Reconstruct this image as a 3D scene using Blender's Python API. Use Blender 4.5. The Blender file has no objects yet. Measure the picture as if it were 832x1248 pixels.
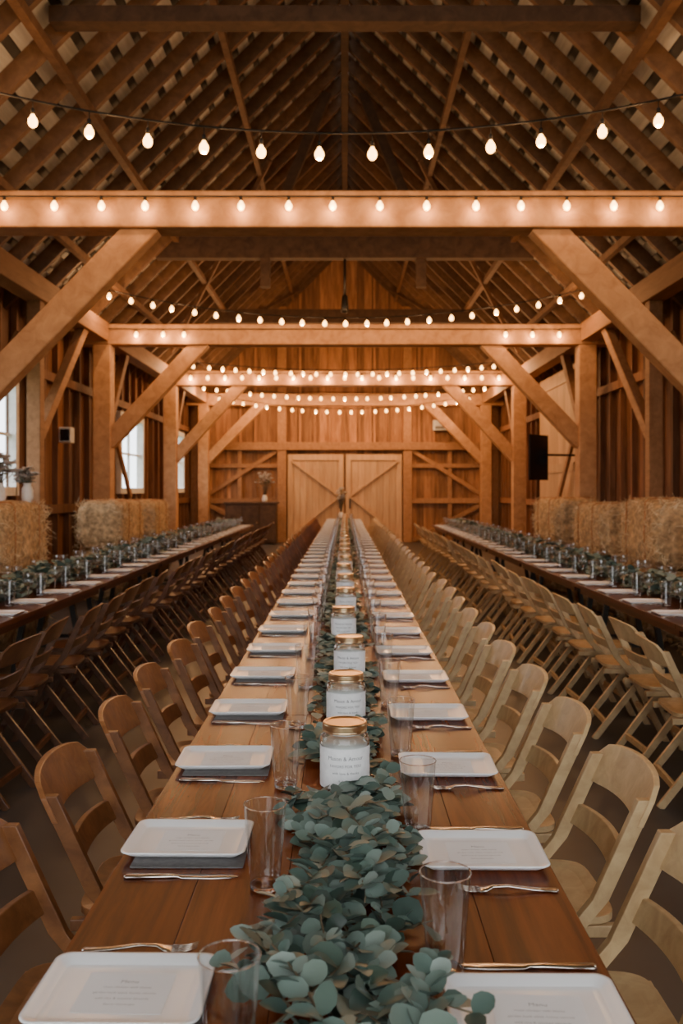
import bpy, math, random
from mathutils import Vector, Matrix
random.seed(7)
R=random.random
def U(a,b): return a+(b-a)*random.random()

# ------------------------------------------------------------ materials
def nodes(name):
    m=bpy.data.materials.new(name); m.use_nodes=True
    nt=m.node_tree; b=nt.nodes['Principled BSDF']
    return m,nt,b
def ramp(nt,cols):
    r=nt.nodes.new('ShaderNodeValToRGB')
    while len(r.color_ramp.elements)<len(cols): r.color_ramp.elements.new(0.5)
    for e,(p,c) in zip(r.color_ramp.elements,cols):
        e.position=p; e.color=(*c,1)
    return r
def wood(name,c1,c2,stretch=(8,0.6,8),rough=0.6,island=0.35,bump=0.15,coat=0.0,spec=0.4,crough=0.15):
    m,nt,b=nodes(name); L=nt.links
    tc=nt.nodes.new('ShaderNodeTexCoord'); mp=nt.nodes.new('ShaderNodeMapping')
    mp.inputs['Scale'].default_value=stretch
    L.new(tc.outputs['Object'],mp.inputs['Vector'])
    geo=nt.nodes.new('ShaderNodeNewGeometry')
    add=nt.nodes.new('ShaderNodeVectorMath'); add.operation='ADD'
    sc=nt.nodes.new('ShaderNodeMath'); sc.operation='MULTIPLY'; sc.inputs[1].default_value=37.0
    L.new(geo.outputs['Random Per Island'],sc.inputs[0])
    L.new(mp.outputs['Vector'],add.inputs[0]); L.new(sc.outputs[0],add.inputs[1])
    n=nt.nodes.new('ShaderNodeTexNoise'); n.inputs['Scale'].default_value=2.2; n.inputs['Detail'].default_value=7; n.inputs['Roughness'].default_value=0.62
    n.inputs['Distortion'].default_value=0.6
    L.new(add.outputs[0],n.inputs['Vector'])
    r=ramp(nt,[(0.32,c1),(0.68,c2)])
    L.new(n.outputs['Fac'],r.inputs['Fac'])
    hsv=nt.nodes.new('ShaderNodeHueSaturation')
    mr=nt.nodes.new('ShaderNodeMapRange'); mr.inputs['To Min'].default_value=1-island; mr.inputs['To Max'].default_value=1+island
    L.new(geo.outputs['Random Per Island'],mr.inputs['Value'])
    L.new(mr.outputs['Result'],hsv.inputs['Value'])
    L.new(r.outputs['Color'],hsv.inputs['Color'])
    L.new(hsv.outputs['Color'],b.inputs['Base Color'])
    b.inputs['Roughness'].default_value=rough
    b.inputs['Specular IOR Level'].default_value=spec
    if coat: b.inputs['Coat Weight'].default_value=coat; b.inputs['Coat Roughness'].default_value=crough
    if bump:
        bp=nt.nodes.new('ShaderNodeBump'); bp.inputs['Strength'].default_value=bump; bp.inputs['Distance'].default_value=0.01
        L.new(n.outputs['Fac'],bp.inputs['Height']); L.new(bp.outputs['Normal'],b.inputs['Normal'])
    return m
def plain(name,c,rough=0.5,metal=0.0,trans=0.0,var=0.1,scale=12,ior=1.45,emis=0,ecol=None,bump=0.0):
    m,nt,b=nodes(name); L=nt.links
    tc=nt.nodes.new('ShaderNodeTexCoord')
    n=nt.nodes.new('ShaderNodeTexNoise'); n.inputs['Scale'].default_value=scale; n.inputs['Detail'].default_value=4
    L.new(tc.outputs['Object'],n.inputs['Vector'])
    r=ramp(nt,[(0.3,tuple(x*(1-var) for x in c)),(0.7,tuple(min(1,x*(1+var)) for x in c))])
    L.new(n.outputs['Fac'],r.inputs['Fac']); L.new(r.outputs['Color'],b.inputs['Base Color'])
    b.inputs['Roughness'].default_value=rough; b.inputs['Metallic'].default_value=metal
    b.inputs['Transmission Weight'].default_value=trans; b.inputs['IOR'].default_value=ior
    if emis:
        b.inputs['Emission Color'].default_value=(*(ecol or c),1); b.inputs['Emission Strength'].default_value=emis
    if bump:
        bp=nt.nodes.new('ShaderNodeBump'); bp.inputs['Strength'].default_value=bump; bp.inputs['Distance'].default_value=0.02
        L.new(n.outputs['Fac'],bp.inputs['Height']); L.new(bp.outputs['Normal'],b.inputs['Normal'])
    return m
def islandmat(name,cols,rough=0.5,trans=0.0):
    m,nt,b=nodes(name); L=nt.links
    geo=nt.nodes.new('ShaderNodeNewGeometry')
    r=ramp(nt,[(i/(len(cols)-1),c) for i,c in enumerate(cols)])
    L.new(geo.outputs['Random Per Island'],r.inputs['Fac'])
    L.new(r.outputs['Color'],b.inputs['Base Color']); b.inputs['Roughness'].default_value=rough
    return m
def thinglass(name):
    # physically thin glass sheet: mostly see-through, mirror-like towards grazing angles
    m,nt,b=nodes(name); L=nt.links; nt.nodes.remove(b)
    out=nt.nodes['Material Output']
    tr=nt.nodes.new('ShaderNodeBsdfTransparent'); tr.inputs['Color'].default_value=(0.93,0.94,0.94,1)
    gl=nt.nodes.new('ShaderNodeBsdfGlossy'); gl.inputs['Roughness'].default_value=0.04; gl.inputs['Color'].default_value=(1,1,1,1)
    lw=nt.nodes.new('ShaderNodeLayerWeight'); lw.inputs['Blend'].default_value=0.5
    r=ramp(nt,[(0.0,(0.10,)*3),(0.5,(0.20,)*3),(0.75,(0.42,)*3),(1.0,(0.95,)*3)])
    mx=nt.nodes.new('ShaderNodeMixShader')
    L.new(lw.outputs['Facing'],r.inputs['Fac']); L.new(r.outputs['Color'],mx.inputs['Fac'])
    L.new(tr.outputs[0],mx.inputs[1]); L.new(gl.outputs[0],mx.inputs[2]); L.new(mx.outputs[0],out.inputs['Surface'])
    return m

M={}
M['thin']=thinglass('thin_clear_glass')
M['timber']=wood('timber_wood',(0.38,0.185,0.078),(0.57,0.31,0.145),(3,3,3),0.65,0.12,0.2)
M['timberY']=wood('timber_dark_wood',(0.27,0.13,0.055),(0.40,0.20,0.09),(6,0.8,6),0.7,0.15,0.2)
M['dark']=wood('dark_beam_wood',(0.055,0.028,0.015),(0.11,0.06,0.033),(3,3,3),0.75,0.15,0.2)
M['rafter']=wood('rafter_wood',(0.13,0.066,0.034),(0.23,0.125,0.066),(3,3,3),0.7,0.3,0.2)
M['sheath']=wood('roof_board_wood',(0.55,0.54,0.51),(0.82,0.81,0.78),(6,0.5,6),0.75,0.30,0.2)
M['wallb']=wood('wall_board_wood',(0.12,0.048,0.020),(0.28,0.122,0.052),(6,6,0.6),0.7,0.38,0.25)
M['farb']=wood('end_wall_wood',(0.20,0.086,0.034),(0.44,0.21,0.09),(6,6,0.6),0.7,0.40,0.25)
M['door']=wood('door_wood',(0.46,0.27,0.14),(0.62,0.40,0.22),(6,6,0.6),0.6,0.15,0.2)
M['table']=wood('table_wood',(0.055,0.0095,0.0022),(0.18,0.037,0.0085),(10,0.7,10),0.25,0.28,0.015,coat=0.0,spec=0.12)
M['tableD']=wood('dark_table_wood',(0.05,0.012,0.004),(0.12,0.034,0.011),(9,0.7,9),0.3,0.14,0.03,coat=0.0,spec=0.2)
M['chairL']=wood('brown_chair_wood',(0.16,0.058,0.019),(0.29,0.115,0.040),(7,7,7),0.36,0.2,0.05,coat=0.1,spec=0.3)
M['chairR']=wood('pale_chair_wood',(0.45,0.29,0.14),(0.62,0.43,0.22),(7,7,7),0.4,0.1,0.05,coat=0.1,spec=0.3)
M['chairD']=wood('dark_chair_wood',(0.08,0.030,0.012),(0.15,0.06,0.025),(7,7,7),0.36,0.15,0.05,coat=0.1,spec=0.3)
M['metal']=plain('dark_metal',(0.05,0.045,0.04),0.4,0.8)
M['steel']=plain('cutlery_steel',(0.72,0.64,0.56),0.18,1.0,var=0.03)
M['china']=plain('white_china',(0.95,0.945,0.94),0.2,var=0.01)
M['paper']=plain('menu_paper',(0.95,0.945,0.94),0.7,var=0.01)
M['label']=plain('label_paper',(0.92,0.91,0.90),0.75,var=0.06,scale=60)
M['ink']=plain('ink',(0.22,0.21,0.21),0.8)
M['softink']=plain('soft_ink',(0.46,0.45,0.44),0.8)
M['glass']=plain('clear_glass',(1,1,1),0.0,trans=1.0,var=0.0)
M['jar']=plain('jar_glass',(0.96,0.985,0.975),0.02,trans=1.0,var=0.0)
M['wax']=plain('cream_wax',(0.86,0.85,0.81),0.5,var=0.03)
M['gold']=plain('gold_lid',(0.75,0.52,0.29),0.28,1.0,var=0.06)
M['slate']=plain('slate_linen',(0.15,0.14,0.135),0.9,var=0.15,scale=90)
M['leaf']=islandmat('eucalyptus_leaf',[(0.028,0.05,0.038),(0.11,0.165,0.135),(0.20,0.265,0.225),(0.06,0.10,0.072),(0.30,0.37,0.32),(0.095,0.145,0.105)],0.45)
M['stem']=plain('eucalyptus_stem',(0.16,0.12,0.07),0.7)
M['hay']=islandmat('straw',[(0.50,0.34,0.17),(0.78,0.59,0.34),(0.92,0.75,0.48),(0.56,0.38,0.20)],0.8)
M['hayc']=plain('hay_body',(0.50,0.33,0.17),0.9,var=0.5,scale=18,bump=0.9)
M['twine']=plain('twine',(0.45,0.2,0.08),0.9)
M['floor']=plain('floor_concrete',(0.060,0.055,0.053),0.42,var=0.35,scale=1.5,bump=0.05)
M['bulb']=plain('bulb_glow',(1,0.7,0.35),0.3,emis=12,ecol=(1.0,0.50,0.14))
M['wire']=plain('wire_black',(0.02,0.015,0.012),0.6)
M['white']=plain('white_paint',(0.78,0.77,0.74),0.5)
M['black']=plain('black_plastic',(0.01,0.01,0.012),0.25)
M['petal']=islandmat('white_petals',[(0.75,0.72,0.68),(0.85,0.83,0.8),(0.7,0.6,0.55)],0.6)
M['roof']=plain('roof_metal',(0.10,0.09,0.08),0.6)
M['grass']=plain('grass',(0.12,0.18,0.06),0.9,var=0.4,scale=3)

# ------------------------------------------------------------ mesh builder
class MB:
    def __init__(s): s.v=[];s.f=[];s.mi=[];s.sm=[];s.mats=[]
    def m(s,key):
        if key not in s.mats: s.mats.append(key)
        return s.mats.index(key)
    def add(s,vs,fs,mat,smooth=False):
        o=len(s.v); s.v.extend([tuple(v) for v in vs]); k=s.m(mat)
        for f in fs:
            s.f.append(tuple(i+o for i in f)); s.mi.append(k); s.sm.append(smooth)
    def box(s,x0,x1,y0,y1,z0,z1,mat):
        vs=[(x0,y0,z0),(x1,y0,z0),(x1,y1,z0),(x0,y1,z0),(x0,y0,z1),(x1,y0,z1),(x1,y1,z1),(x0,y1,z1)]
        s.add(vs,[(0,3,2,1),(4,5,6,7),(0,1,5,4),(1,2,6,5),(2,3,7,6),(3,0,4,7)],mat)
    def beam(s,p,q,w,h,mat,up=(0,0,1)):
        p=Vector(p);q=Vector(q);d=(q-p).normalized();up=Vector(up)
        if abs(d.dot(up))>0.98: up=Vector((0,1,0))
        a=d.cross(up).normalized()*w/2; b=a.cross(d).normalized()*h/2
        vs=[p-a-b,p+a-b,p+a+b,p-a+b,q-a-b,q+a-b,q+a+b,q-a+b]
        s.add(vs,[(0,1,2,3),(7,6,5,4),(0,4,5,1),(1,5,6,2),(2,6,7,3),(3,7,4,0)],mat)
    def lathe(s,prof,c,n,mat,smooth=True,support=0,caps=True):
        if support:
            np_=[prof[0]]
            for (r0,z0),(r1,z1) in zip(prof,prof[1:]):
                L=math.hypot(r1-r0,z1-z0)
                if L>support*5:
                    t=support/L
                    np_+= [(r0+(r1-r0)*t,z0+(z1-z0)*t),(r1-(r1-r0)*t,z1-(z1-z0)*t)]
                np_.append((r1,z1))
            prof=np_
        vs=[];fs=[];idx=[]
        for r,z in prof:
            if r<1e-6:
                idx.append([len(vs)]*n); vs.append((c[0],c[1],c[2]+z))
            else:
                idx.append(list(range(len(vs),len(vs)+n)))
                for i in range(n):
                    a=2*math.pi*i/n; vs.append((c[0]+r*math.cos(a),c[1]+r*math.sin(a),c[2]+z))
        for j in range(len(prof)-1):
            A,B=idx[j],idx[j+1]
            for i in range(n):
                k=(i+1)%n; f=[]
                for q in (A[i],A[k],B[k],B[i]):
                    if q not in f: f.append(q)
                if len(f)>2: fs.append(tuple(f))
        if caps and prof[0][0]>1e-5: fs.append(tuple(reversed(idx[0])))
        if caps and prof[-1][0]>1e-5: fs.append(tuple(idx[-1]))
        s.add(vs,fs,mat,smooth)
    def tube(s,pts,r,n,mat):
        pts=[Vector(p) for p in pts]; vs=[];fs=[]
        for i,p in enumerate(pts):
            d=(pts[min(i+1,len(pts)-1)]-pts[max(i-1,0)]).normalized()
            up=Vector((0,0,1)) if abs(d.z)<0.9 else Vector((0,1,0))
            a=d.cross(up).normalized(); b=a.cross(d)
            rr=r[i] if isinstance(r,(list,tuple)) else r
            for k in range(n):
                t=2*math.pi*k/n; vs.append(p+a*rr*math.cos(t)+b*rr*math.sin(t))
        for i in range(len(pts)-1):
            for k in range(n):
                l=(k+1)%n; fs.append((i*n+k,i*n+l,(i+1)*n+l,(i+1)*n+k))
        fs.append(tuple(range(n-1,-1,-1))); fs.append(tuple((len(pts)-1)*n+k for k in range(n)))
        s.add(vs,fs,mat,True)
    def mesh(s,name,bevel=0):
        me=bpy.data.meshes.new(name); me.from_pydata(s.v,[],s.f)
        for k in s.mats: me.materials.append(M[k])
        me.polygons.foreach_set('material_index',s.mi); me.polygons.foreach_set('use_smooth',s.sm)
        me.update()
        if bevel:
            o=bpy.data.objects.new('tmp',me); bpy.context.collection.objects.link(o)
            b=o.modifiers.new('bevel','BEVEL'); b.width=bevel; b.segments=2; b.limit_method='ANGLE'
            dg=bpy.context.evaluated_depsgraph_get(); m2=bpy.data.meshes.new_from_object(o.evaluated_get(dg))
            bpy.data.objects.remove(o); m2.name=name; return m2
        return me
    def obj(s,name,loc=(0,0,0),bevel=0):
        o=bpy.data.objects.new(name,s.mesh(name)); o.location=loc
        bpy.context.collection.objects.link(o)
        if bevel:
            b=o.modifiers.new('bevel','BEVEL'); b.width=bevel; b.segments=2; b.limit_method='ANGLE'
        return o
def inst(name,me,loc,rz=0,scale=1):
    o=bpy.data.objects.new(name,me); o.location=loc; o.rotation_euler=(0,0,rz)
    o.scale=(scale,)*3 if not isinstance(scale,tuple) else scale
    bpy.context.collection.objects.link(o)
    return o

# ------------------------------------------------------------ shell
YB,YF=-5.0,27.0
XW=4.65; EZ=4.30; RZ=8.95
def roofz(x): return RZ-abs(x)
g=MB(); g.box(-4.9,4.9,YB,YF+0.25,-0.2,0,'floor'); g.obj('floor')
g=MB(); g.box(-60,60,-50,80,-0.5,-0.25,'grass'); g.obj('ground_outside')

def wall_x(name,sx,openings):
    g=MB()
    for layer,(off,bw,t0,t1) in enumerate([(0,0.2,0,0.025),(0.1,0.2,0.027,0.05)]):
        y=YB-off
        while y<YF:
            a,b=max(y,YB),min(y+bw-0.004,YF); c=(a+b)/2
            segs=[(0,EZ+0.3)]
            for (oy0,oy1,oz0,oz1) in openings:
                if oy0<c<oy1: segs=[(0,oz0),(oz1,EZ+0.3)]
            for z0,z1 in segs:
                j=U(0,0.006) if layer==0 else 0
                xs=sorted([sx*(XW+t0+j),sx*(XW+t1+j)])
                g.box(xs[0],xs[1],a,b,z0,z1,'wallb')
            y+=bw
    y=YB+0.3
    while y<YF:
        if not any(o[0]-0.02<y<o[1]+0.02 for o in openings):
            xs=sorted([sx*XW,sx*(XW-0.09)]); g.box(xs[0],xs[1],y-0.03,y+0.03,0,EZ+0.2,'wallb')
        else:
            for o in openings:
                if o[0]-0.02<y<o[1]+0.02:
                    xs=sorted([sx*XW,sx*(XW-0.09)])
                    g.box(xs[0],xs[1],y-0.03,y+0.03,0,o[2]-0.08,'wallb')
                    g.box(xs[0],xs[1],y-0.03,y+0.03,o[3]+0.08,EZ+0.2,'wallb')
        y+=0.6
    for z in (1.25,3.3):
        xs=sorted([sx*(XW-0.01),sx*(XW-0.12)]); g.box(xs[0],xs[1],YB,YF,z-0.07,z+0.07,'wallb')
    return g.obj(name)
winL=[(10.6,12.65,1.55,3.08),(18.6,20.6,1.55,3.08),(24.2,25.8,1.55,3.08),(3.4,5.4,1.55,3.08),(-2.6,-0.6,1.55,3.08)]
winR=[(3.4,5.4,1.55,3.08),(-2.6,-0.6,1.55,3.08)]
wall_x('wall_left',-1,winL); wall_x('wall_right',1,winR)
n=0
for sx,ws in ((-1,winL),(1,winR)):
    for (a,b,z0,z1) in ws:
        n+=1; g=MB()
        def fb(y0,y1,za,zb,d0=0.10,d1=-0.05):
            xs=sorted([sx*(XW-d0),sx*(XW-d1)]); g.box(xs[0],xs[1],y0,y1,za,zb,'white')
        fb(a-0.08,a+0.04,z0-0.08,z1+0.08); fb(b-0.04,b+0.08,z0-0.08,z1+0.08)
        fb(a,b,z0-0.08,z0+0.04); fb(a,b,z1-0.04,z1+0.08)
        fb((a+b)/2-0.025,(a+b)/2+0.025,z0,z1,0.02,-0.03)
        fb(a,b,(z0+z1)/2-0.02,(z0+z1)/2+0.02,0.02,-0.03)
        g.obj('window_%d'%n)
def wall_y(name,yy,sgn,openings,mat):
    g=MB()
    for off,bw,t0,t1 in [(0,0.22,0,0.03),(0.11,0.22,0.032,0.06)]:
        x=-XW-0.05-off
        while x<XW+0.05:
            a,b=max(x,-XW-0.05),min(x+bw-0.004,XW+0.05); c=(a+b)/2; top=roofz(c)
            segs=[(0,top)]
            for (o0,o1,oz0,oz1) in openings:
                if o0<c<o1: segs=[(0,oz0),(oz1,top)] if oz0>0 else [(oz1,top)]
            j=U(0,0.008) if off==0 else 0
            ys=sorted([yy+sgn*(t0+j),yy+sgn*(t1+j)])
            for z0,z1 in segs: g.box(a,b,ys[0],ys[1],z0,z1,mat)
            x+=bw
    return g
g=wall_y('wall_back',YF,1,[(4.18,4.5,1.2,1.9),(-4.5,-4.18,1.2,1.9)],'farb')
x=-4.4
while x<4.5:
    if abs(x)>1.85: g.box(x-0.035,x+0.035,YF-0.05,YF,2.9,roofz(x)-0.1,'farb'); g.box(x-0.03,x+0.03,YF-0.04,YF,0,2.75,'farb')
    else: g.box(x-0.035,x+0.035,YF-0.05,YF,2.9,roofz(x)-0.1,'farb')
    x+=0.44
g.obj('wall_back')
g=MB()
for x in (-4.4,-1.85,1.85,4.4): g.box(x-0.13,x+0.13,YF-0.22,YF-0.02,0,roofz(x)-0.15,'timberY')
g.box(-XW,XW,YF-0.26,YF-0.03,2.72,2.95,'timberY')
for s in (-1,1):
    g.box(min(s*1.98,s*4.27),max(s*1.98,s*4.27),YF-0.16,YF-0.03,1.15,1.3,'timberY')
    g.box(min(s*1.98,s*4.27),max(s*1.98,s*4.27),YF-0.16,YF-0.03,2.2,2.32,'timberY')
    g.beam((s*4.2,YF-0.12,1.3),(s*2.0,YF-0.12,2.7),0.1,0.12,'timberY')
    g.beam((s*2.0,YF-0.11,0.05),(s*4.2,YF-0.11,1.2),0.1,0.12,'timberY')
    g.box(s*3.1-0.06,s*3.1+0.06,YF-0.14,YF-0.03,0,2.75,'timberY')
g.obj('end_wall_framing',bevel=0.01)
for k,s in enumerate((-1,1)):
    g=MB(); x0,x1=(-1.68,-0.03) if s<0 else (0.03,1.68)
    w=(x1-x0)/9
    for i in range(9): g.box(x0+i*w,x0+(i+1)*w-0.006,YF-0.10,YF-0.06,0.02,2.6,'door')
    for a,b in ((0.02,0.2),(2.42,2.6)): g.box(x0,x1,YF-0.14,YF-0.10,a,b,'door')
    g.box(x0,x0+0.14,YF-0.145,YF-0.10,0.02,2.6,'door'); g.box(x1-0.14,x1,YF-0.145,YF-0.10,0.02,2.6,'door')
    xo,xi=(x0+0.1,x1-0.12) if s<0 else (x1-0.1,x0+0.12)
    g.beam((xo,YF-0.12,2.4),(xi,YF-0.12,1.35),0.05,0.14,'door',(0,1,0)); g.beam((xo,YF-0.12,0.2),(xi,YF-0.12,1.35),0.05,0.14,'door',(0,1,0))
    g.box(xi-0.02,xi+0.02,YF-0.2,YF-0.145,1.0,1.3,'metal')
    g.obj('door_%d'%(k+1),bevel=0.005)
g=MB(); y=17.6
while y<20.7: g.box(XW-0.20,XW-0.15,y,y+0.19,0.02,4.0,'door'); y+=0.2
for z in (0.3,2.0,3.8): g.box(XW-0.23,XW-0.2,17.6,20.8,z-0.09,z+0.09,'door')
g.box(XW-0.15,XW-0.125,17.6,20.8,3.9,4.0,'metal')
g.obj('door_3')

# roof
for s,nm in ((-1,'ceiling_left'),(1,'ceiling_right')):
    g=MB(); L=4.85*math.sqrt(2)
    d=Vector((s*1,0,-1)).normalized(); nrm=Vector((s*1,0,1)).normalized()
    t=0.05
    while t<L:
        for (ya,yb) in ((YB,2.0),(2.0,9.1),(9.1,15.0),(15.0,21.2),(21.2,YF+0.2)):
            a=Vector((0,0,RZ))+d*t; b=Vector((0,0,RZ))+d*(t+0.19)
            vs=[]
            for yy in (ya+0.003,yb-0.003):
                for p in (a,b,b+nrm*0.025,a+nrm*0.025): vs.append((p.x,yy,p.z))
            g.add(vs,[(0,1,2,3),(7,6,5,4),(0,4,5,1),(1,5,6,2),(2,6,7,3),(3,7,4,0)],'sheath')
        t+=0.30
    a=Vector((0,0,RZ))+nrm*0.04; b=a+d*(L+0.4)
    vs=[]
    for yy in (YB,YF+0.3):
        for p in (a,b,b+nrm*0.04,a+nrm*0.04): vs.append((p.x,yy,p.z))
    g.add(vs,[(0,1,2,3),(7,6,5,4),(0,4,5,1),(1,5,6,2),(2,6,7,3),(3,7,4,0)],'roof')
    g.obj(nm)
    g=MB(); y=YB+0.2
    while y<YF:
        a=Vector((s*0.03,y,RZ-0.03))-nrm*0.10; b=a+d*(L-0.15)
        g.beam(a,b,0.075,0.19,'rafter',nrm); y+=0.72
    g.obj('roof_rafters')
    g=MB()
    for xx,w in ((2.85,0.09),(1.5,0.08),(3.75,0.08)):
        g.box(s*xx-w/2,s*xx+w/2,YB,YF-0.1,roofz(xx)-0.36,roofz(xx)-0.26,'rafter')
    for (y0,y1) in ((20.5,15.8),(21.5,26)):
        g.beam((s*3.9,y0,roofz(3.9)-0.38),(s*1.3,y1,roofz(1.3)-0.38),0.05,0.08,'rafter',nrm)
    g.obj('roof_purlins')
g=MB(); g.box(-0.06,0.06,YB,YF,RZ-0.55,RZ-0.2,'dark'); g.obj('ridge_beam')

def bent(y,mat,brz,brx):
    g=MB()
    g.box(-4.6,4.6,y-0.16,y+0.16,4.0,4.345,mat)
    for s in (-1,1):
        xs=sorted([s*3.95,s*4.25]); g.box(xs[0],xs[1],y-0.15,y+0.15,0,4.0,mat)
        g.box(xs[0]-0.02,xs[1]+0.02,y-0.17,y+0.17,0,0.12,mat)
        g.beam((s*brx,y,4.08),(s*4.02,y,brz),0.2,0.27,mat,(0,0,1))
    o=g.obj('timber_frame',bevel=0.015); return o
bent(8.65,'timber',1.85,1.85)
bent(15.5,'timber',2.35,2.4)
bent(21.5,'timber',2.3,2.4)
bent(26.5,'timber',2.4,2.4)
bent(1.6,'timber',1.9,1.85)
bent(-4.5,'timber',1.9,1.85)
for s,nm in ((-1,0),(1,1)):
    g=MB(); xs=sorted([s*3.97,s*4.23])
    for a,b in ((YB,-4.68),(-4.32,1.42),(1.78,8.47),(8.83,15.32),(15.68,21.32),(21.68,26.32)):
        g.box(xs[0],xs[1],a,b,4.05,4.36,'timberY')
    for pa in (8.65,15.5,21.5):
        g.beam((s*4.1,pa+1.5,4.1),(s*4.1,pa+0.1,2.5),0.14,0.16,'timberY')
    g.box(xs[0]+0.04,xs[1]-0.04,12.0,12.18,0,4.05,'timberY')
    g.beam((s*4.1,14.3,4.1),(s*4.1,12.1,2.2),0.13,0.16,'timberY')
    g.beam((s*4.3,9.5,1.4),(s*4.3,12.0,3.6),0.06,0.12,'timberY')
    g.beam((s*4.3,18.3,1.4),(s*4.3,16.0,3.6),0.06,0.12,'timberY')
    g.obj('wall_plate_beam',bevel=0.01)
g=MB(); g.box(-3.2,3.2,15.42,15.62,5.48,5.92,'dark')
for x in (-1.35,1.3): g.box(x-0.08,x+0.08,15.45,15.6,5.0,5.48,'dark')
for s in (-1,1): g.beam((s*1.3,15.52,5.9),(s*0.3,15.52,8.3),0.14,0.16,'dark')
g.obj('collar_tie')
g=MB(); g.box(-2.78,2.78,8.55,8.75,5.95,6.10,'dark'); g.obj('collar_tie')
g=MB(); g.box(-3.2,3.2,21.42,21.62,5.48,5.8,'dark'); g.obj('collar_tie')
g=MB(); g.tube([(0,15.52,5.48),(0,15.52,4.85)],0.02,8,'metal'); g.lathe([(0.03,0.0),(0.05,-0.03),(0.065,-0.25),(0.05,-0.3),(0.0,-0.31)],(0,15.52,4.87),16,'metal'); g.obj('pendant_lamp')

# ------------------------------------------------------------ string lights
def bulb(g,p,sc=1.0):
    x,y,z=p
    g.lathe([(0.012*sc,0.0),(0.017*sc,-0.01*sc),(0.017*sc,-0.045*sc),(0.012*sc,-0.05*sc)],(x,y,z),10,'wire')
    g.lathe([(0.013*sc,-0.05*sc),(0.02*sc,-0.065*sc),(0.036*sc,-0.09*sc),(0.04*sc,-0.115*sc),(0.032*sc,-0.14*sc),(0.015*sc,-0.155*sc),(0,-0.158*sc)],(x,y,z),12,'bulb')
def addlight(p,e,par):
    l=bpy.data.lights.new('bulb_light','POINT'); l.energy=e; l.color=(1,0.54,0.24); l.shadow_soft_size=0.02
    o=bpy.data.objects.new('bulb_light',l); bpy.context.collection.objects.link(o); o.location=p; o.parent=par
def string(name,y,half,zc,zs,n,sc=1.0,power=6,every=1,drop=0.0):
    g=MB(); pts=[]
    f=lambda x:(x,y,zc+(zs-zc)*(x/half)**2)
    for i in range(41): pts.append(f(-half+2*half*i/40))
    g.tube(pts,0.009,6,'wire')
    lp=[]
    for i in range(n):
        x=-half+2*half*(i+0.5)/n+U(-0.03,0.03); p=f(x)
        if drop: g.tube([p,(p[0],p[1],p[2]-drop-0.01)],0.004,5,'wire'); p=(p[0],p[1],p[2]-drop)
        bulb(g,p,sc)
        if i%every==0: lp.append((p[0],p[1],p[2]-0.17*sc))
    o=g.obj(name)
    for p in lp: addlight(p,power*every,o)
    return o
PW=12
string('string_lights',7.0,3.93,4.29,4.97,18,sc=0.95,power=PW,every=2,drop=0.06)
string('string_lights',14.4,3.9,4.27,4.75,23,sc=0.9,power=PW,every=3)
string('string_lights',20.3,3.8,4.22,4.45,25,sc=0.95,power=PW,every=3)
string('string_lights',24.0,3.85,4.05,4.35,25,sc=1.0,power=PW,every=4)
string('string_lights',25.8,3.7,3.85,4.25,22,sc=1.0,power=PW,every=4)
def beamstring(y,xs,z,sc=0.9,power=5,every=1):
    g=MB(); pts=[(-4.5,y,z+0.02)]
    for x in xs: pts+= [(x,y,z+0.0)]
    pts+=[(4.5,y,z+0.02)]
    g.tube(pts,0.008,6,'wire')
    for x in xs: bulb(g,(x,y,z),sc)
    o=g.obj('string_lights')
    for i,x in enumerate(xs):
        if i%every==0: addlight((x,y-0.05,z-0.17*sc),power*every,o)
beamstring(8.44,[-4.0+0.433*i+U(-0.02,0.02) for i in range(19)],4.27,0.85,2.8)
beamstring(15.29,[-3.5,-3.05,-2.7,2.7,3.15,3.6],4.25,0.9,5)
beamstring(21.28,[-3.6+0.4*i for i in range(19)],4.27,1.0,5,2)

# ------------------------------------------------------------ tables
def table(name,xc,w,y0,y1,mat,seg=2.45,leg='metal'):
    n=max(1,round((y1-y0)/seg)); L=(y1-y0)/n
    for i in range(n):
        g=MB(); a=y0+i*L+0.003; b=y0+(i+1)*L-0.003; pw=w/5
        for k in range(5): g.box(xc-w/2+k*pw+0.0004,xc-w/2+(k+1)*pw-0.0004,a,b,0.72,0.75,mat)
        g.box(xc-w/2+0.06,xc-w/2+0.085,a+0.1,b-0.1,0.655,0.719,mat); g.box(xc+w/2-0.085,xc+w/2-0.06,a+0.1,b-0.1,0.655,0.719,mat)
        for yy in (a+0.25,b-0.25):
            g.box(xc-0.24,xc+0.24,yy-0.03,yy+0.03,0.66,0.72,mat)
            g.beam((xc-0.18,yy,0.66),(xc-0.30,yy,0.0),0.045,0.045,leg); g.beam((xc+0.18,yy,0.66),(xc+0.30,yy,0.0),0.045,0.045,leg)
            g.box(xc-0.26,xc+0.26,yy-0.015,yy+0.015,0.22,0.25,leg)
        g.obj(name,bevel=0.001)
CX=-0.024; CW=0.924
table('dining_table',CX,CW,0.85,24.7,'table')
LX=-2.50; RX=2.41; SW=0.88
table('dining_table',LX,SW,2.9,20.6,'tableD')
table('dining_table',RX,SW,2.9,20.6,'tableD')

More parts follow.
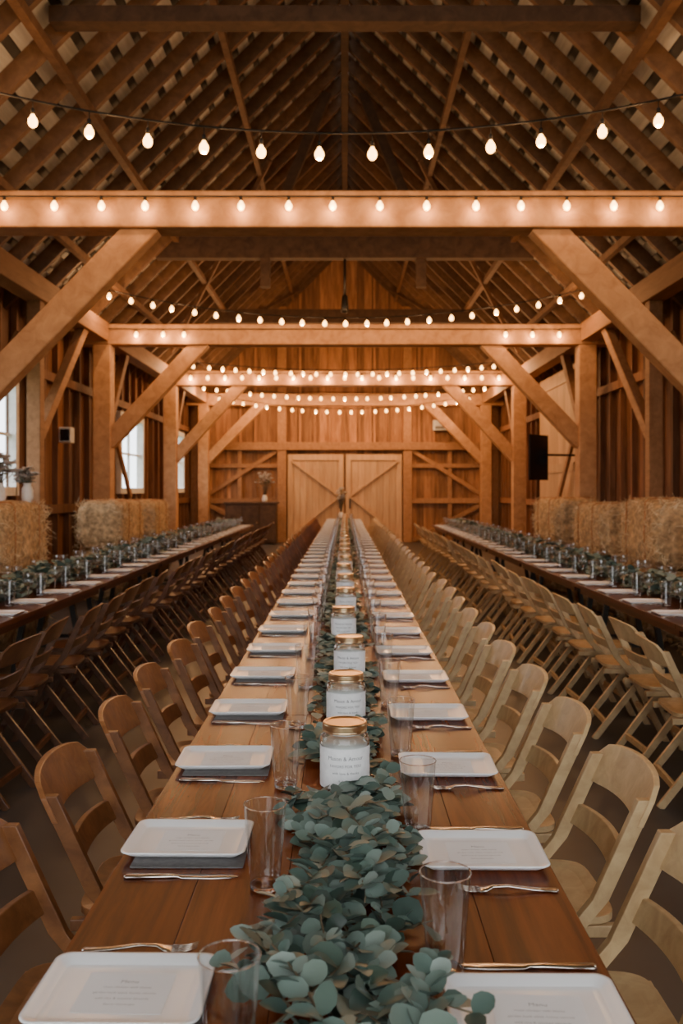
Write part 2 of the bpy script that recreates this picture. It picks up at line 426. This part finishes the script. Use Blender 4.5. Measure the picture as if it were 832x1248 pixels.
# ------------------------------------------------------------ chair
def chair_mesh(mat):
    g=MB()
    def back(z):
        pts=[(0.20,0.0),(0.0,0.40),(-0.10,0.52),(-0.235,0.81)]
        for (xa,za),(xb,zb) in zip(pts,pts[1:]):
            if z<=zb: return xa+(xb-xa)*(z-za)/(zb-za)
        return pts[-1][0]
    for s in (-1,1):
        zs=[0.0,0.40,0.46,0.52,0.62,0.72,0.77]
        vs=[];fs=[]
        for z in zs:
            x=back(z); w=0.021
            for dx,dy in ((-w,-0.013),(w,-0.013),(w,0.013),(-w,0.013)): vs.append((x+dx,s*0.205+dy,z))
        for i in range(len(zs)-1):
            for k in range(4):
                l=(k+1)%4; fs.append((i*4+k,i*4+l,(i+1)*4+l,(i+1)*4+k))
        m=len(zs)-1
        fs.append((3,2,1,0)); fs.append((m*4,m*4+1,m*4+2,m*4+3))
        g.add(vs,fs,mat)
        g.beam((0.10,s*0.172,0.43),(-0.23,s*0.172,0.0),0.022,0.036,mat)
        g.beam((-0.17,s*0.172,0.425),(0.20,s*0.172,0.425),0.024,0.03,mat)
    def slat(z0,z1,arch,bow,half=0.222,th=0.016,N=14,roundend=0.03):
        vs=[];fs=[]
        for i in range(N+1):
            t=-1+2*i/N; y=t*half; bo=-bow*(1-t*t)
            e=roundend*max(0,(abs(t)-0.8)/0.2)**2
            zt=z1+arch*(1-t*t)-e; zb=z0+e*0.6+arch*0.5*(1-t*t)
            for z,q in ((zb,1),(zt,1),(zt,-1),(zb,-1)):
                vs.append((back(min(z,0.81))+bo-0.012+q*th/2, y, z))
        for i in range(N):
            for k in range(4):
                l=(k+1)%4; fs.append((i*4+l,i*4+k,(i+1)*4+k,(i+1)*4+l))
        fs.append((0,1,2,3)); fs.append((N*4+3,N*4+2,N*4+1,N*4))
        g.add(vs,fs,mat,False)
    slat(0.685,0.795,0.02,0.035)
    slat(0.565,0.62,0.008,0.028,half=0.205,roundend=0.0)
    vs=[];N=32
    for i in range(N):
        a=2*math.pi*i/N; c,s_=math.cos(a),math.sin(a)
        vs.append((0.03+0.19*math.copysign(abs(c)**0.35,c),0.185*math.copysign(abs(s_)**0.35,s_)))
    V=[(x,y,0.442) for x,y in vs]+[(x,y,0.462) for x,y in vs]+[(0.03+(x-0.03)*0.8,y*0.8,0.455) for x,y in vs]
    F=[(i,(i+1)%N,(i+1)%N+N,i+N) for i in range(N)]+[(i+N,(i+1)%N+N,(i+1)%N+2*N,i+2*N) for i in range(N)]+[tuple(range(2*N,3*N)),tuple(range(N-1,-1,-1))]
    g.add(V,F,mat)
    g.beam((back(0.14),-0.205,0.14),(back(0.14),0.205,0.14),0.02,0.035,mat)
    g.beam((-0.155,-0.172,0.10),(-0.155,0.172,0.10),0.02,0.035,mat)
    g.beam((back(0.40),-0.205,0.40),(back(0.40),0.205,0.40),0.02,0.03,mat)
    for s in (-1,1): g.tube([(back(0.24)+0.0,s*0.222,0.24),(back(0.24),s*0.155,0.24)],0.006,8,'metal')
    return g.mesh('dining_chair',bevel=0.003)
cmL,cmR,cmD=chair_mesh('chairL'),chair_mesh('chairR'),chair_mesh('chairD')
SP=0.62
y=1.36
while y<24.4:
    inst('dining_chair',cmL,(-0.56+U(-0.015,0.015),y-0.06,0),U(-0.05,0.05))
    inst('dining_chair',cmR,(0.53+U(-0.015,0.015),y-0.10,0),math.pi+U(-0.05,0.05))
    y+=SP
y=3.35
while y<20.4:
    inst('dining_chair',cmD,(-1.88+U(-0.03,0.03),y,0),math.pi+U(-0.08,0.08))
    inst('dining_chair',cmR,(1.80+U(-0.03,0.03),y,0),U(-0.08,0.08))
    y+=SP

# ------------------------------------------------------------ tableware
def rr(hx,hy,r,n=8):
    pts=[]
    for cx,cy,a0 in ((hx-r,hy-r,0),(-hx+r,hy-r,90),(-hx+r,-hy+r,180),(hx-r,-hy+r,270)):
        for i in range(n+1):
            a=math.radians(a0+90*i/n); pts.append((cx+r*math.cos(a),cy+r*math.sin(a)))
    return pts
def rings(g,hx,hy,r,prof,mat,smooth=True):
    vs=[];fs=[];n=None
    for ins,z in prof:
        p=rr(hx-ins,hy-ins,max(0.004,r-ins*0.6)); n=len(p); vs+=[(x,y,z) for x,y in p]
    for j in range(len(prof)-1):
        for i in range(n):
            k=(i+1)%n; fs.append((j*n+i,j*n+k,(j+1)*n+k,(j+1)*n+i))
    g.add(vs,fs,mat,smooth)
    g.add(vs[:n],[tuple(range(n-1,-1,-1))],mat,False); g.add(vs[-n:],[tuple(range(n))],mat,False)
def textmesh(body,size):
    c=bpy.data.curves.new('t','FONT'); c.body=body; c.size=size; c.align_x='CENTER'; c.align_y='CENTER'; c.resolution_u=2
    o=bpy.data.objects.new('t',c); bpy.context.collection.objects.link(o)
    dg=bpy.context.evaluated_depsgraph_get(); me=bpy.data.meshes.new_from_object(o.evaluated_get(dg))
    vs=[tuple(v.co) for v in me.vertices]; fs=[tuple(p.vertices) for p in me.polygons]
    bpy.data.objects.remove(o); bpy.data.curves.remove(c); bpy.data.meshes.remove(me)
    return vs,fs
g=MB()
rings(g,0.135,0.103,0.024,[(0.028,0.0),(0.02,0.003),(0.0,0.0165),(0.0,0.0185),(0.005,0.0185),(0.020,0.008),(0.022,0.0075),(0.034,0.007)],'china')
plate=g.mesh('dinner_plate')
g=MB(); rings(g,0.07,0.058,0.002,[(0,0),(0,0.0004)],'paper',False)
for i,(t,sz) in enumerate((('Menu',0.013),('roast chicken with thyme',0.0075),('garden herb salad, honey carrots',0.0075),('wild rice & toasted almonds',0.0075),('berry shortcake',0.0075))):
    vs,fs=textmesh(t,sz); g.add([(v[0],v[1]+0.03-0.016*i,0.0007) for v in vs],fs,'softink')
menu=g.mesh('menu_card')
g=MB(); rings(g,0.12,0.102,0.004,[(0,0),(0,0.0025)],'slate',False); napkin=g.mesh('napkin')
# tumblers: thin clear wall, rounded glass rim and heavy base
g=MB(); g.lathe([(0,0.0),(0.027,0.0),(0.0295,0.003),(0.0312,0.02),(0.0425,0.167),(0.0420,0.1695),(0.0412,0.1695),(0.0405,0.168),(0.0288,0.022),(0.025,0.016),(0,0.015)],(0,0,0),40,'glass',support=0.0012)
tumbler=g.mesh('drinking_glass')
def thin_tumbler():
    g=MB()
    g.lathe([(0,0.0),(0.027,0.0),(0.0295,0.003),(0.0303,0.009),(0.028,0.0105),(0,0.0095)],(0,0,0),40,'glass',support=0.0008)
    g.lathe([(0.0304,0.0095),(0.0312,0.02),(0.0365,0.09),(0.0422,0.168)],(0,0,0),48,'thin',caps=False)
    tr=[]
    for i in range(8):
        a=2*math.pi*i/8; tr.append((0.0421+0.0013*math.cos(a),0.1685+0.0013*math.sin(a)))
    tr.append(tr[0]); g.lathe(tr,(0,0,0),48,'glass',caps=False)
    return g.mesh('drinking_glass')
tumblerN=thin_tumbler()
g=MB()
g.lathe([(0,0.0),(0.030,0.0),(0.031,0.0015),(0.03,0.003),(0.007,0.006),(0.004,0.012),(0.004,0.08),(0.008,0.090),(0.011,0.0935),(0,0.0945)],(0,0,0),20,'glass')
g.lathe([(0.011,0.094),(0.028,0.105),(0.038,0.13),(0.0395,0.145),(0.036,0.19)],(0,0,0),28,'thin',caps=False)
tr=[]
for i in range(6):
    a=2*math.pi*i/6; tr.append((0.036+0.001*math.cos(a),0.1905+0.001*math.sin(a)))
tr.append(tr[0]); g.lathe(tr,(0,0,0),28,'glass',caps=False)
wineg=g.mesh('wine_glass')
g=MB(); RJ=0.066
g.lathe([(0,0),(RJ-0.008,0),(RJ,0.008),(RJ,0.13),(RJ-0.003,0.142),(RJ-0.014,0.150),(RJ-0.014,0.172),(RJ-0.018,0.172),(RJ-0.018,0.150),(RJ-0.008,0.141),(RJ-0.004,0.13),(RJ-0.004,0.01),(0,0.008)],(0,0,0),44,'jar',support=0.0015)
g.lathe([(0,0.010),(RJ-0.006,0.012),(RJ-0.006,0.120),(RJ-0.009,0.124),(0,0.124)],(0,0,0),36,'wax')
g.lathe([(RJ-0.010,0.153),(RJ-0.006,0.154),(RJ-0.006,0.158),(RJ-0.008,0.16),(RJ-0.006,0.162),(RJ-0.006,0.174),(RJ-0.009,0.178),(RJ-0.014,0.1785),(RJ-0.018,0.176),(0,0.176)],(0,0,0),44,'gold',support=0.0007)
N=60;vs=[];fs=[]
for i in range(N+1):
    a=math.radians(-90-140+280*i/N)
    for z in (0.012,0.119): vs.append(((RJ+0.0008)*math.cos(a),(RJ+0.0008)*math.sin(a),z))
for i in range(N): fs.append((2*i,2*i+2,2*i+3,2*i+1))
g.add(vs,fs,'label',True)
for t,sz,z in (('Mason & Amour',0.0145,0.094),('FAVORS FOR YOU',0.0105,0.074),('with love & thanks',0.0095,0.056),('* * * * *',0.012,0.034)):
    vs,fs=textmesh(t,sz)
    g.add([((RJ+0.0014)*math.cos(-math.pi/2+v[0]/RJ),(RJ+0.0014)*math.sin(-math.pi/2+v[0]/RJ),z+v[1]) for v in vs],fs,'ink')
jar=g.mesh('mason_jar')
def strip(g,sec,mat):
    vs=[];fs=[]
    for x,hw,z,th in sec:
        vs+=[(x,-hw,z),(x,hw,z),(x,hw*0.7,z+th),(x,-hw*0.7,z+th)]
    for i in range(len(sec)-1):
        for k in range(4):
            l=(k+1)%4; fs.append((i*4+k,i*4+l,(i+1)*4+l,(i+1)*4+k))
    m=len(sec)-1; fs.append((3,2,1,0)); fs.append((m*4,m*4+1,m*4+2,m*4+3)); g.add(vs,fs,mat,True)
g=MB()
strip(g,[(-0.1,0.005,0.001,0.003),(-0.095,0.010,0.001,0.003),(-0.05,0.007,0.003,0.003),(0,0.004,0.009,0.003),(0.03,0.005,0.008,0.003),(0.042,0.012,0.004,0.002),(0.058,0.0135,0.002,0.002)],'steel')
for k in range(4):
    yy=-0.0105+k*0.007; g.tube([(0.056,yy,0.003),(0.08,yy,0.004),(0.1,yy*0.9,0.0095)],[0.002,0.0018,0.001],6,'steel')
fork=g.mesh('dinner_fork')
g=MB()
strip(g,[(-0.12,0.005,0,0.005),(-0.115,0.010,0,0.006),(-0.03,0.007,0,0.006),(-0.01,0.005,0,0.005),(0.0,0.010,0.0,0.003),(0.06,0.012,0.0,0.002),(0.1,0.009,0.0,0.002),(0.115,0.002,0.0,0.001)],'steel')
knife=g.mesh('dinner_knife')

T=0.7505
jars=[(0.0,2.45),(0.004,3.10),(0.02,3.88),(-0.006,4.85)]
yy=5.8
while yy<24: jars.append((U(-0.01,0.01),yy)); yy+=0.95
for x,y in jars: inst('mason_jar',jar,(x,y,T),U(-0.12,0.12))
glasses=[]
yl=1.42
while yl<24.4:
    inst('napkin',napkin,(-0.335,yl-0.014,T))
    inst('dinner_plate',plate,(-0.345+U(-.006,.006),yl+0.01,T+0.003),U(-0.02,0.02))
    if yl<9: inst('menu_card',menu,(-0.345,yl+0.01,T+0.0103),U(-.06,.06))
    inst('dinner_knife',knife,(-0.335,yl-0.16,T),U(-0.05,0.05))
    inst('dinner_fork',fork,(-0.355,yl+0.16,T),U(-0.05,0.05))
    glasses.append((-0.158+U(-.006,.006),yl-0.21 if yl>1.5 else 1.235))
    yl+=SP
yr=1.36
while yr<24.4:
    inst('dinner_plate',plate,(0.295+U(-.006,.006),yr+0.01,T),U(-0.02,0.02))
    if yr<9: inst('menu_card',menu,(0.295,yr+0.01,T+0.0073),U(-.06,.06))
    inst('dinner_fork',fork,(0.325,yr-0.165,T),math.pi+U(-0.06,0.06))
    inst('dinner_knife',knife,(0.30,yr+0.165,T),math.pi+U(-0.05,0.05))
    glasses.append((0.165+U(-.006,.006),yr+0.145))
    yr+=SP
for x,y in glasses: inst('drinking_glass',tumblerN if y<4.5 else tumbler,(x,y,T),U(0,6))
for X,sg in ((LX,1),(RX,-1)):
    y=3.35; k=0
    while y<20.4:
        for side in (1,-1):
            inst('dinner_plate',plate,(X+side*0.29,y,T),U(-.04,.04))
            inst('drinking_glass',tumblerN if y<11 else tumbler,(X+side*0.20+U(-.01,.01),y-0.18,T))
        inst('wine_glass',wineg,(X+0.19,y+0.2,T)); inst('wine_glass',wineg,(X-0.19,y+0.2,T))
        inst('dinner_fork',fork,(X+sg*0.33,y-0.13,T),math.pi if sg>0 else 0); inst('dinner_knife',knife,(X+sg*0.31,y+0.13,T),math.pi if sg>0 else 0)
        y+=SP; k+=1

# ------------------------------------------------------------ eucalyptus garlands
def leaf(g,p,d,nrm,L,W,mat='leaf'):
    d=d.normalized(); s=d.cross(nrm).normalized(); n=s.cross(d).normalized()
    rows=[(0.0,0.0),(0.15,0.62),(0.42,1.0),(0.72,0.84),(0.92,0.40),(1.0,0.0)]
    vs=[];fs=[]; curl=U(-0.25,0.1)*L
    vs.append(p)
    for t,w in rows[1:-1]:
        c=p+d*L*t+n*curl*t*t; hw=W*0.5*w
        vs+= [c-s*hw+n*hw*0.25, c, c+s*hw+n*hw*0.25]
    vs.append(p+d*L+n*curl)
    fs=[(0,2,1),(0,3,2)]
    for i in range(3):
        a=1+3*i; fs+=[(a,a+1,a+4,a+3),(a+1,a+2,a+5,a+4)]
    e=len(vs)-1; a=1+9; fs+=[(a,a+1,e),(a+1,a+2,e)]
    g.add(vs,fs,mat,True)
def garland(name,xc,y0,y1,wf,dens,avoid,ls,hzf):
    g=MB(); y=y0
    while y<y1:
        de=dens(y); y+=1.0/de*U(0.6,1.4)
        w=wf(y); x=xc+random.gauss(0,0.42)*w
        x=max(xc-w,min(xc+w,x))
        ang=U(-0.9,0.9)+(math.pi/2 if R()<0.5 else -math.pi/2)
        dirv=Vector((math.cos(ang),math.sin(ang),0)); n=random.randint(6,11); st=0.026*ls
        hz=hzf(y)
        z=T+0.012+U(0,hz)*max(0.15,1-(abs(x-xc)/w)**2)
        p=Vector((x,y,z)); pts=[p.copy()]
        for i in range(n):
            dirv=(dirv+Vector((U(-.15,.15),U(-.15,.15),U(-.08,.07)))).normalized()
            p=p+dirv*st; p.z=max(T+0.008,p.z)
            if abs(p.x-xc)>w*1.15: break
            pts.append(p.copy())
            size=ls*(0.056-0.0028*i)*U(0.7,1.2)
            for sd in (-1,1):
                if R()<0.1: continue
                side=dirv.cross(Vector((0,0,1)))*sd
                ld=(side*U(0.6,1.1)+dirv*U(0.3,0.9)+Vector((0,0,U(-0.15,0.8 if hz>0.04 else 0.4)))).normalized()
                q=p+ld*size*0.55
                if any((q.x-a)**2+(q.y-b)**2<(r+size*0.5)**2 for a,b,r in avoid if abs(b-q.y)<0.2): continue
                tip=p+ld*size
                if tip.z<T+0.004: ld.z=max(ld.z,0.02)
                nr=Vector((U(-.7,.7),U(-.7,.7),1))
                leaf(g,p,ld,nr,size,size*U(0.66,0.92))
        ok=len(pts)>2 and not any((q.x-a)**2+(q.y-b)**2<(r+0.005)**2 for q in pts for a,b,r in avoid if abs(b-q.y)<0.2)
        if ok: g.tube(pts,0.0018*ls,5,'stem')
    return g.obj(name)
av=[(x,y,0.066) for x,y in jars]+[(x,y,0.042) for x,y in glasses]
garland('eucalyptus_garland',-0.0,1.0,24.2,lambda y:0.16 if y<1.9 else (0.12 if y<2.4 else 0.10),lambda y:64 if y<2.3 else (44 if y<6 else 25),av,1.0,lambda y:0.075 if y<2.1 else 0.03)
for X in (LX,RX):
    av2=[(X+s*0.19,3.55+SP*i,0.035) for s in (-1,1) for i in range(28)]+[(X+s*0.20,3.17+SP*i,0.045) for s in (-1,1) for i in range(28)]
    garland('eucalyptus_garland',X,3.1,20.4,lambda y:0.15,lambda y:48,av2,1.3,lambda y:0.14)

# ------------------------------------------------------------ hay bales
def bale_mesh(L,W,H,seed,ns=2600):
    random.seed(seed); g=MB()
    import bmesh
    bm=bmesh.new(); bmesh.ops.create_cube(bm,size=1)
    bmesh.ops.subdivide_edges(bm,edges=bm.edges[:],cuts=11,use_grid_fill=True)
    for v in bm.verts:
        x,y,z=v.co
        def sq(a,b,c): 
            return a*(1-0.13*(abs(b)*2)**5-0.11*(abs(c)*2)**5)
        bul=1+0.04*math.cos(y*2*math.pi*2)
        v.co=Vector((sq(x,y,z)*W*bul,y*(1-0.08*(abs(z)*2)**5-0.08*(abs(x)*2)**5)*L,sq(z,x,y)*H))+Vector((U(-1,1),U(-1,1),U(-1,1)))*0.014
    idx={v:i for i,v in enumerate(bm.verts)}
    g.add([v.co.copy() for v in bm.verts],[tuple(idx[v] for v in f.verts) for f in bm.faces],'hayc',True); bm.free()
    for i in range(ns):
        ax=random.choice([0,0,0,1,1,2]); s=random.choice([-1,1]); p=Vector((U(-.45,.45)*W,U(-.46,.46)*L,U(-.45,.45)*H)); nv=Vector((0,0,0))
        dim=[W,L,H]
        p[ax]=s*dim[ax]*0.475; nv[ax]=s
        d=Vector((U(-1,1),U(-1,1)*1.6,U(-1,1)*0.8)); d[ax]=s*abs(U(0,0.16)); d.normalize(); l=U(0.04,0.13)
        sd=d.cross(nv).normalized()*0.0035
        q=p+d*l+nv*U(0,0.01)
        g.add([p-sd,p+sd,q+sd*0.5,q-sd*0.5],[(0,1,2,3)],'hay')
    for yy in (-L*0.25,L*0.25):
        pts=[(-W*.47,yy,-H*.46),(-W*.495,yy,0),(-W*.48,yy,H*.44),(-W*.43,yy,H*.49),(0,yy,H*.505),(W*.43,yy,H*.49),(W*.48,yy,H*.44),(W*.495,yy,0),(W*.47,yy,-H*.46)]
        g.tube(pts,0.007,5,'twine')
    return g.mesh('hay_bale')
bm1=bale_mesh(1.3,0.70,0.74,1); bm2=bale_mesh(1.3,0.70,0.74,2)
k=0
for s,x,ys in ((1,3.46,[(6.1,1),(7.95,1.0),(9.8,1.0),(11.9,1.25),(14.35,1.1)]),(-1,-3.46,[(7.1,1),(8.95,1),(13.45,1.15),(15.6,1.1)])):
    for y,ly in ys:
        dz=U(0.94,1.0); a=U(-.06,.06)
        for lv in (0,1):
            k+=1; inst('hay_bale',bm1 if k%2 else bm2,(x+U(-.02,.02),y+U(-.04,.04),0.37*dz+lv*0.725*dz),a+U(-.03,.03)+(math.pi if R()<.5 else 0),(1,ly,dz))
random.seed(11)
# ------------------------------------------------------------ flowers, cabinet, tv etc.
def flowers(name,loc,h=0.45,r=0.16,n=26,vr=0.06):
    g=MB(); g.lathe([(0,0),(vr*0.8,0),(vr,0.06),(vr*0.9,0.14),(vr*0.6,0.18),(vr*0.7,0.2),(vr*0.62,0.2),(vr*0.5,0.18),(0,0.1)],(0,0,0),20,'white')
    for i in range(n):
        a=U(0,6.28); rr_=r*math.sqrt(R()); p=Vector((rr_*math.cos(a),rr_*math.sin(a),h*U(0.6,1)))
        g.tube([(0,0,0.15),p*0.6+Vector((0,0,0.06)),p],0.003,4,'stem')
        if i%3<2:
            for j in range(12):
                b=U(0,6.28); d=Vector((math.cos(b),math.sin(b),U(-0.2,0.9))); leaf(g,p,d,Vector((0,0,1)),0.06,0.055,'petal')
        for j in range(2):
            b=U(0,6.28); d=Vector((math.cos(b),math.sin(b),U(-.4,0.6))); leaf(g,p*U(0.7,1.0)+Vector((0,0,0.02)),d,Vector((0,0,1)),0.07,0.035)
    return g.obj(name,loc)
flowers('flower_arrangement',(-3.50,9.25,1.42),0.5,0.15,34)
flowers('flower_arrangement',(-3.24,9.3,1.42),0.34,0.10)
flowers('flower_arrangement',(-2.3,26.2,1.2),0.85,0.27,50,0.08)
flowers('flower_arrangement',(-0.1,24.45,T),0.85,0.13,34,0.07)
g=MB(); g.box(-3.4,-1.95,25.9,26.45,0.05,1.15,'dark'); g.box(-3.45,-1.9,25.87,26.48,1.15,1.2,'dark')
for i in range(3): g.box(-3.37+i*0.48,-2.93+i*0.48,25.88,25.9,0.12,1.1,'dark'); g.lathe([(0.02,0),(0.02,0.03)],(-2.98+i*0.48,25.87,0.6),8,'gold')
for x in (-3.35,-2.0):
    for y in (25.95,26.4): g.box(x-0.03,x+0.03,y-0.03,y+0.03,0,0.05,'dark')
g.obj('sideboard_cabinet',bevel=0.005)
g=MB(); g.beam((3.38,16.68,2.15),(3.80,17.1,2.15),0.04,0.84,'black'); g.beam((3.62,16.92,2.2),(4.55,17.2,2.2),0.04,0.04,'black'); g.box(4.5,4.55,17.05,17.35,2.05,2.35,'black')
g.obj('wall_television')
g=MB(); g.box(-4.55,-4.36,14.5,14.7,2.3,2.55,'white'); g.box(-4.53,-4.38,14.48,14.5,2.33,2.52,'black'); g.box(-4.65,-4.55,14.55,14.65,2.38,2.46,'black'); g.obj('wall_speaker',bevel=0.01)
g=MB(); g.box(2.6,3.05,26.72,26.96,3.3,3.6,'white'); g.box(2.65,3.0,26.70,26.72,3.34,3.42,'ink'); g.obj('heater_unit',bevel=0.02)

# ------------------------------------------------------------ world, camera
w=bpy.data.worlds.new('overcast_sky'); bpy.context.scene.world=w; w.use_nodes=True
bg=w.node_tree.nodes['Background']; bg.inputs['Color'].default_value=(0.92,0.96,1.0,1); bg.inputs['Strength'].default_value=4.8
cam=bpy.data.cameras.new('camera'); co=bpy.data.objects.new('camera',cam); bpy.context.collection.objects.link(co)
co.location=(0,0,1.55); co.rotation_euler=(math.pi/2,0,0)
cam.sensor_fit='VERTICAL'; cam.sensor_height=36; cam.sensor_width=24; cam.lens=1110/1248*36
cam.shift_y=-27/1248; cam.shift_x=-4/1248
cam.clip_start=0.05; cam.clip_end=300
cam.dof.use_dof=True; cam.dof.focus_distance=2.4; cam.dof.aperture_fstop=5.0
bpy.context.scene.camera=co
